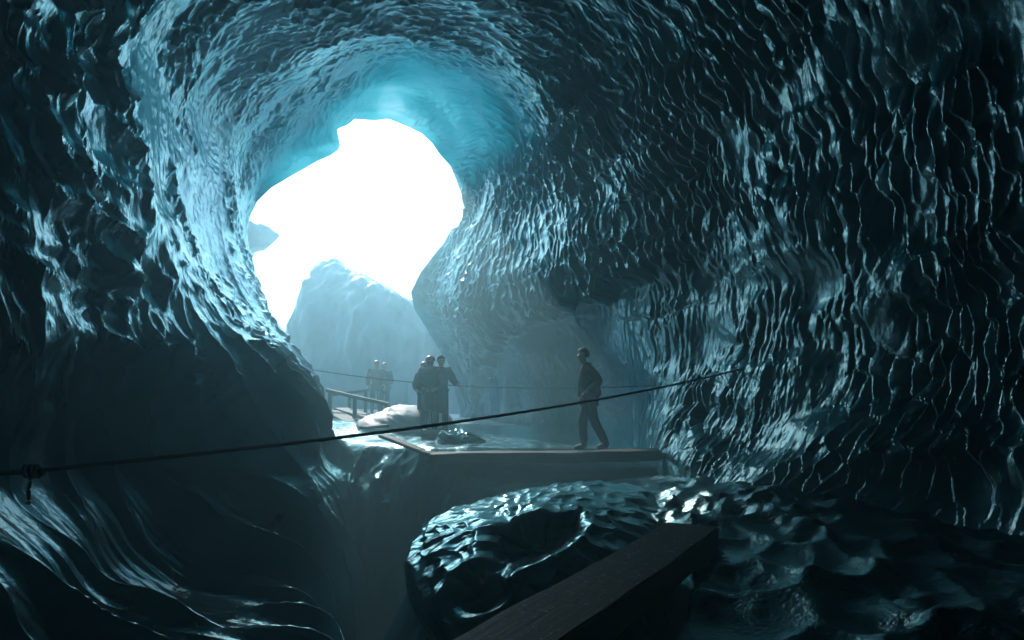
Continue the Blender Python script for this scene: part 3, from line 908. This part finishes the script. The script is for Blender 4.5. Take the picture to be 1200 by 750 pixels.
STAND = dict(hip=(0, 0, 0.95), chest=(0.01, 0, 1.28), neck=(0.02, 0, 1.5), head=(0.04, 0, 1.63),
             l_shoulder=(0, 0.19, 1.42), r_shoulder=(0, -0.19, 1.42), l_elbow=(-0.03, 0.27, 1.15), r_elbow=(-0.03, -0.27, 1.15),
             l_wrist=(0.1, 0.26, 0.93), r_wrist=(0.1, -0.26, 0.93), l_hipj=(0, 0.095, 0.9), r_hipj=(0, -0.095, 0.9),
             l_knee=(0.03, 0.11, 0.5), r_knee=(0.03, -0.11, 0.5), l_ankle=(0, 0.12, 0.09), r_ankle=(0, -0.12, 0.09))
WALK = dict(hip=(-0.02, 0, 0.94), chest=(0.0, 0, 1.27), neck=(0.05, 0, 1.5), head=(0.085, 0, 1.625), face=0.35,
            l_shoulder=(0.01, 0.185, 1.41), r_shoulder=(-0.01, -0.185, 1.41), l_elbow=(-0.20, 0.26, 1.17), r_elbow=(-0.15, -0.25, 1.16),
            l_wrist=(0.03, 0.22, 1.01), r_wrist=(0.06, -0.2, 1.0), l_hipj=(-0.02, 0.09, 0.89), r_hipj=(-0.02, -0.09, 0.89),
            l_knee=(-0.10, 0.09, 0.50), r_knee=(0.10, -0.08, 0.49), l_ankle=(-0.30, 0.09, 0.12), r_ankle=(0.08, -0.08, 0.09))
pw = at(690, 526, 11.6)
person('person in dark clothes walking left along the plank bridge with bent elbows', (pw.x, 11.6, BRZ + 0.01), math.pi - 0.1, WALK, M_DARKJ, M_DARKT, scale=1.0, bulk=1.15)

ga = dict(STAND); ga['l_wrist'] = (0.28, 0.12, 1.05); ga['r_wrist'] = (0.28, -0.12, 1.05); ga['l_elbow'] = (0.02, 0.26, 1.13); ga['r_elbow'] = (0.02, -0.26, 1.13)
p1 = at(503, 506, 15.2)
zf = gz(p1.x, 15.2) - 0.01
person('person in the middle of the trio in a reddish jacket and red helmet', (p1.x, 15.2, zf), math.pi * 1.5 + 0.15, ga, M_REDJ, M_GREYT, helmet=M_HELR, group='people standing by the footbridge', bulk=1.2, coat_len=0.4)
gb = dict(STAND); gb['l_wrist'] = (0.25, 0.36, 1.09); gb['l_elbow'] = (0.02, 0.31, 1.17)
p2 = at(515, 506, 15.4)
person('bareheaded person at the right of the trio reaching a hand to the rope', (p2.x, 15.5, gz(p2.x, 15.5) + 0.02), math.pi * 1.5 + 0.35, gb, M_BROWN, M_GREYT, group='people standing by the footbridge', bulk=1.15, coat_len=0.5)
p3 = at(496, 506, 15.75)
person('shorter person at the left of the trio with a red hat', (p3.x, 15.9, gz(p3.x, 15.9) - 0.0), math.pi * 1.5 - 0.2, ga, M_BROWN, M_GREYT, helmet=M_HELR, scale=0.9, group='people standing by the footbridge', bulk=1.15, coat_len=0.3)
p4 = at(440, 490, 22.5)
person('left of two faint people in red helmets deep in the mist', (p4.x, 22.5, gz(p4.x, 22.5)), math.pi * 1.5 + 0.3, STAND, M_REDJ, M_DARKT, helmet=M_HELR, group='people in the mist behind the footbridge', bulk=1.12, coat_len=0.15)
p5 = at(450, 490, 22.8)
person('right of two faint people in red helmets deep in the mist', (p5.x, 22.8, gz(p5.x, 22.8) - 0.03), math.pi * 1.5 - 0.2, ga, M_REDJ, M_DARKT, helmet=M_HELR, group='people in the mist behind the footbridge', bulk=1.12, coat_len=0.15)

# ------------------------------------------------------------------ haze
bm = bmesh.new()
bmesh.ops.create_cube(bm, size=1.0)
x0, x1, y0, y1, z0, z1 = -600, 600, -15, 700, -7, 16
for v in bm.verts:
    v.co = Vector((x0 if v.co.x < 0 else x1, y0 if v.co.y < 0 else y1, z0 if v.co.z < 0 else z1))
hz = link('haze', bm_mesh('haze', bm))
hm_ = bpy.data.materials.new('haze'); hm_.use_nodes = True
nt = hm_.node_tree
for n in list(nt.nodes): nt.nodes.remove(n)
o_ = nt.nodes.new('ShaderNodeOutputMaterial')
pv = nt.nodes.new('ShaderNodeVolumePrincipled')
pv.inputs['Color'].default_value = (0.44, 0.80, 0.91, 1)
pv.inputs['Density'].default_value = 0.021
pv.inputs['Anisotropy'].default_value = 0.68
nt.links.new(pv.outputs[0], o_.inputs['Volume'])
hz.data.materials.append(hm_)
tag(hz, kind='stuff')

# ------------------------------------------------------------------ light
SUN_DIR = Vector((0.29, -0.79, -0.54)).normalized()      # direction of travel
sd = bpy.data.lights.new('sun', 'SUN')
sd.energy = 2.8
sd.angle = R(0.5)
sd.color = (1.0, 0.97, 0.93)
so = bpy.data.objects.new('sun', sd)
so.rotation_euler = SUN_DIR.to_track_quat('-Z', 'Y').to_euler()
COL.objects.link(so)
w = bpy.data.worlds.new('World')
scene.world = w
w.use_nodes = True
nt = w.node_tree
bg = nt.nodes['Background']
sky = nt.nodes.new('ShaderNodeTexSky')
sky.sky_type = 'NISHITA'
sky.sun_disc = False
to_sun = -SUN_DIR
sky.sun_elevation = math.asin(to_sun.z)
sky.sun_rotation = math.atan2(to_sun.x, to_sun.y)
sky.dust_density = 1.0
sky.ozone_density = 1.5
nt.links.new(sky.outputs[0], bg.inputs[0])
bg.inputs[1].default_value = 0.15

scene.view_settings.view_transform = 'Standard'
scene.view_settings.look = 'None'
scene.view_settings.gamma = 1.0
scene.view_settings.exposure = 1.3
c = scene.cycles
c.max_bounces = 6
c.diffuse_bounces = 3
c.glossy_bounces = 3
c.transmission_bounces = 4
c.volume_bounces = 1
c.transparent_max_bounces = 6
c.sample_clamp_indirect = 4.0
c.use_denoising = True
c.use_adaptive_sampling = False
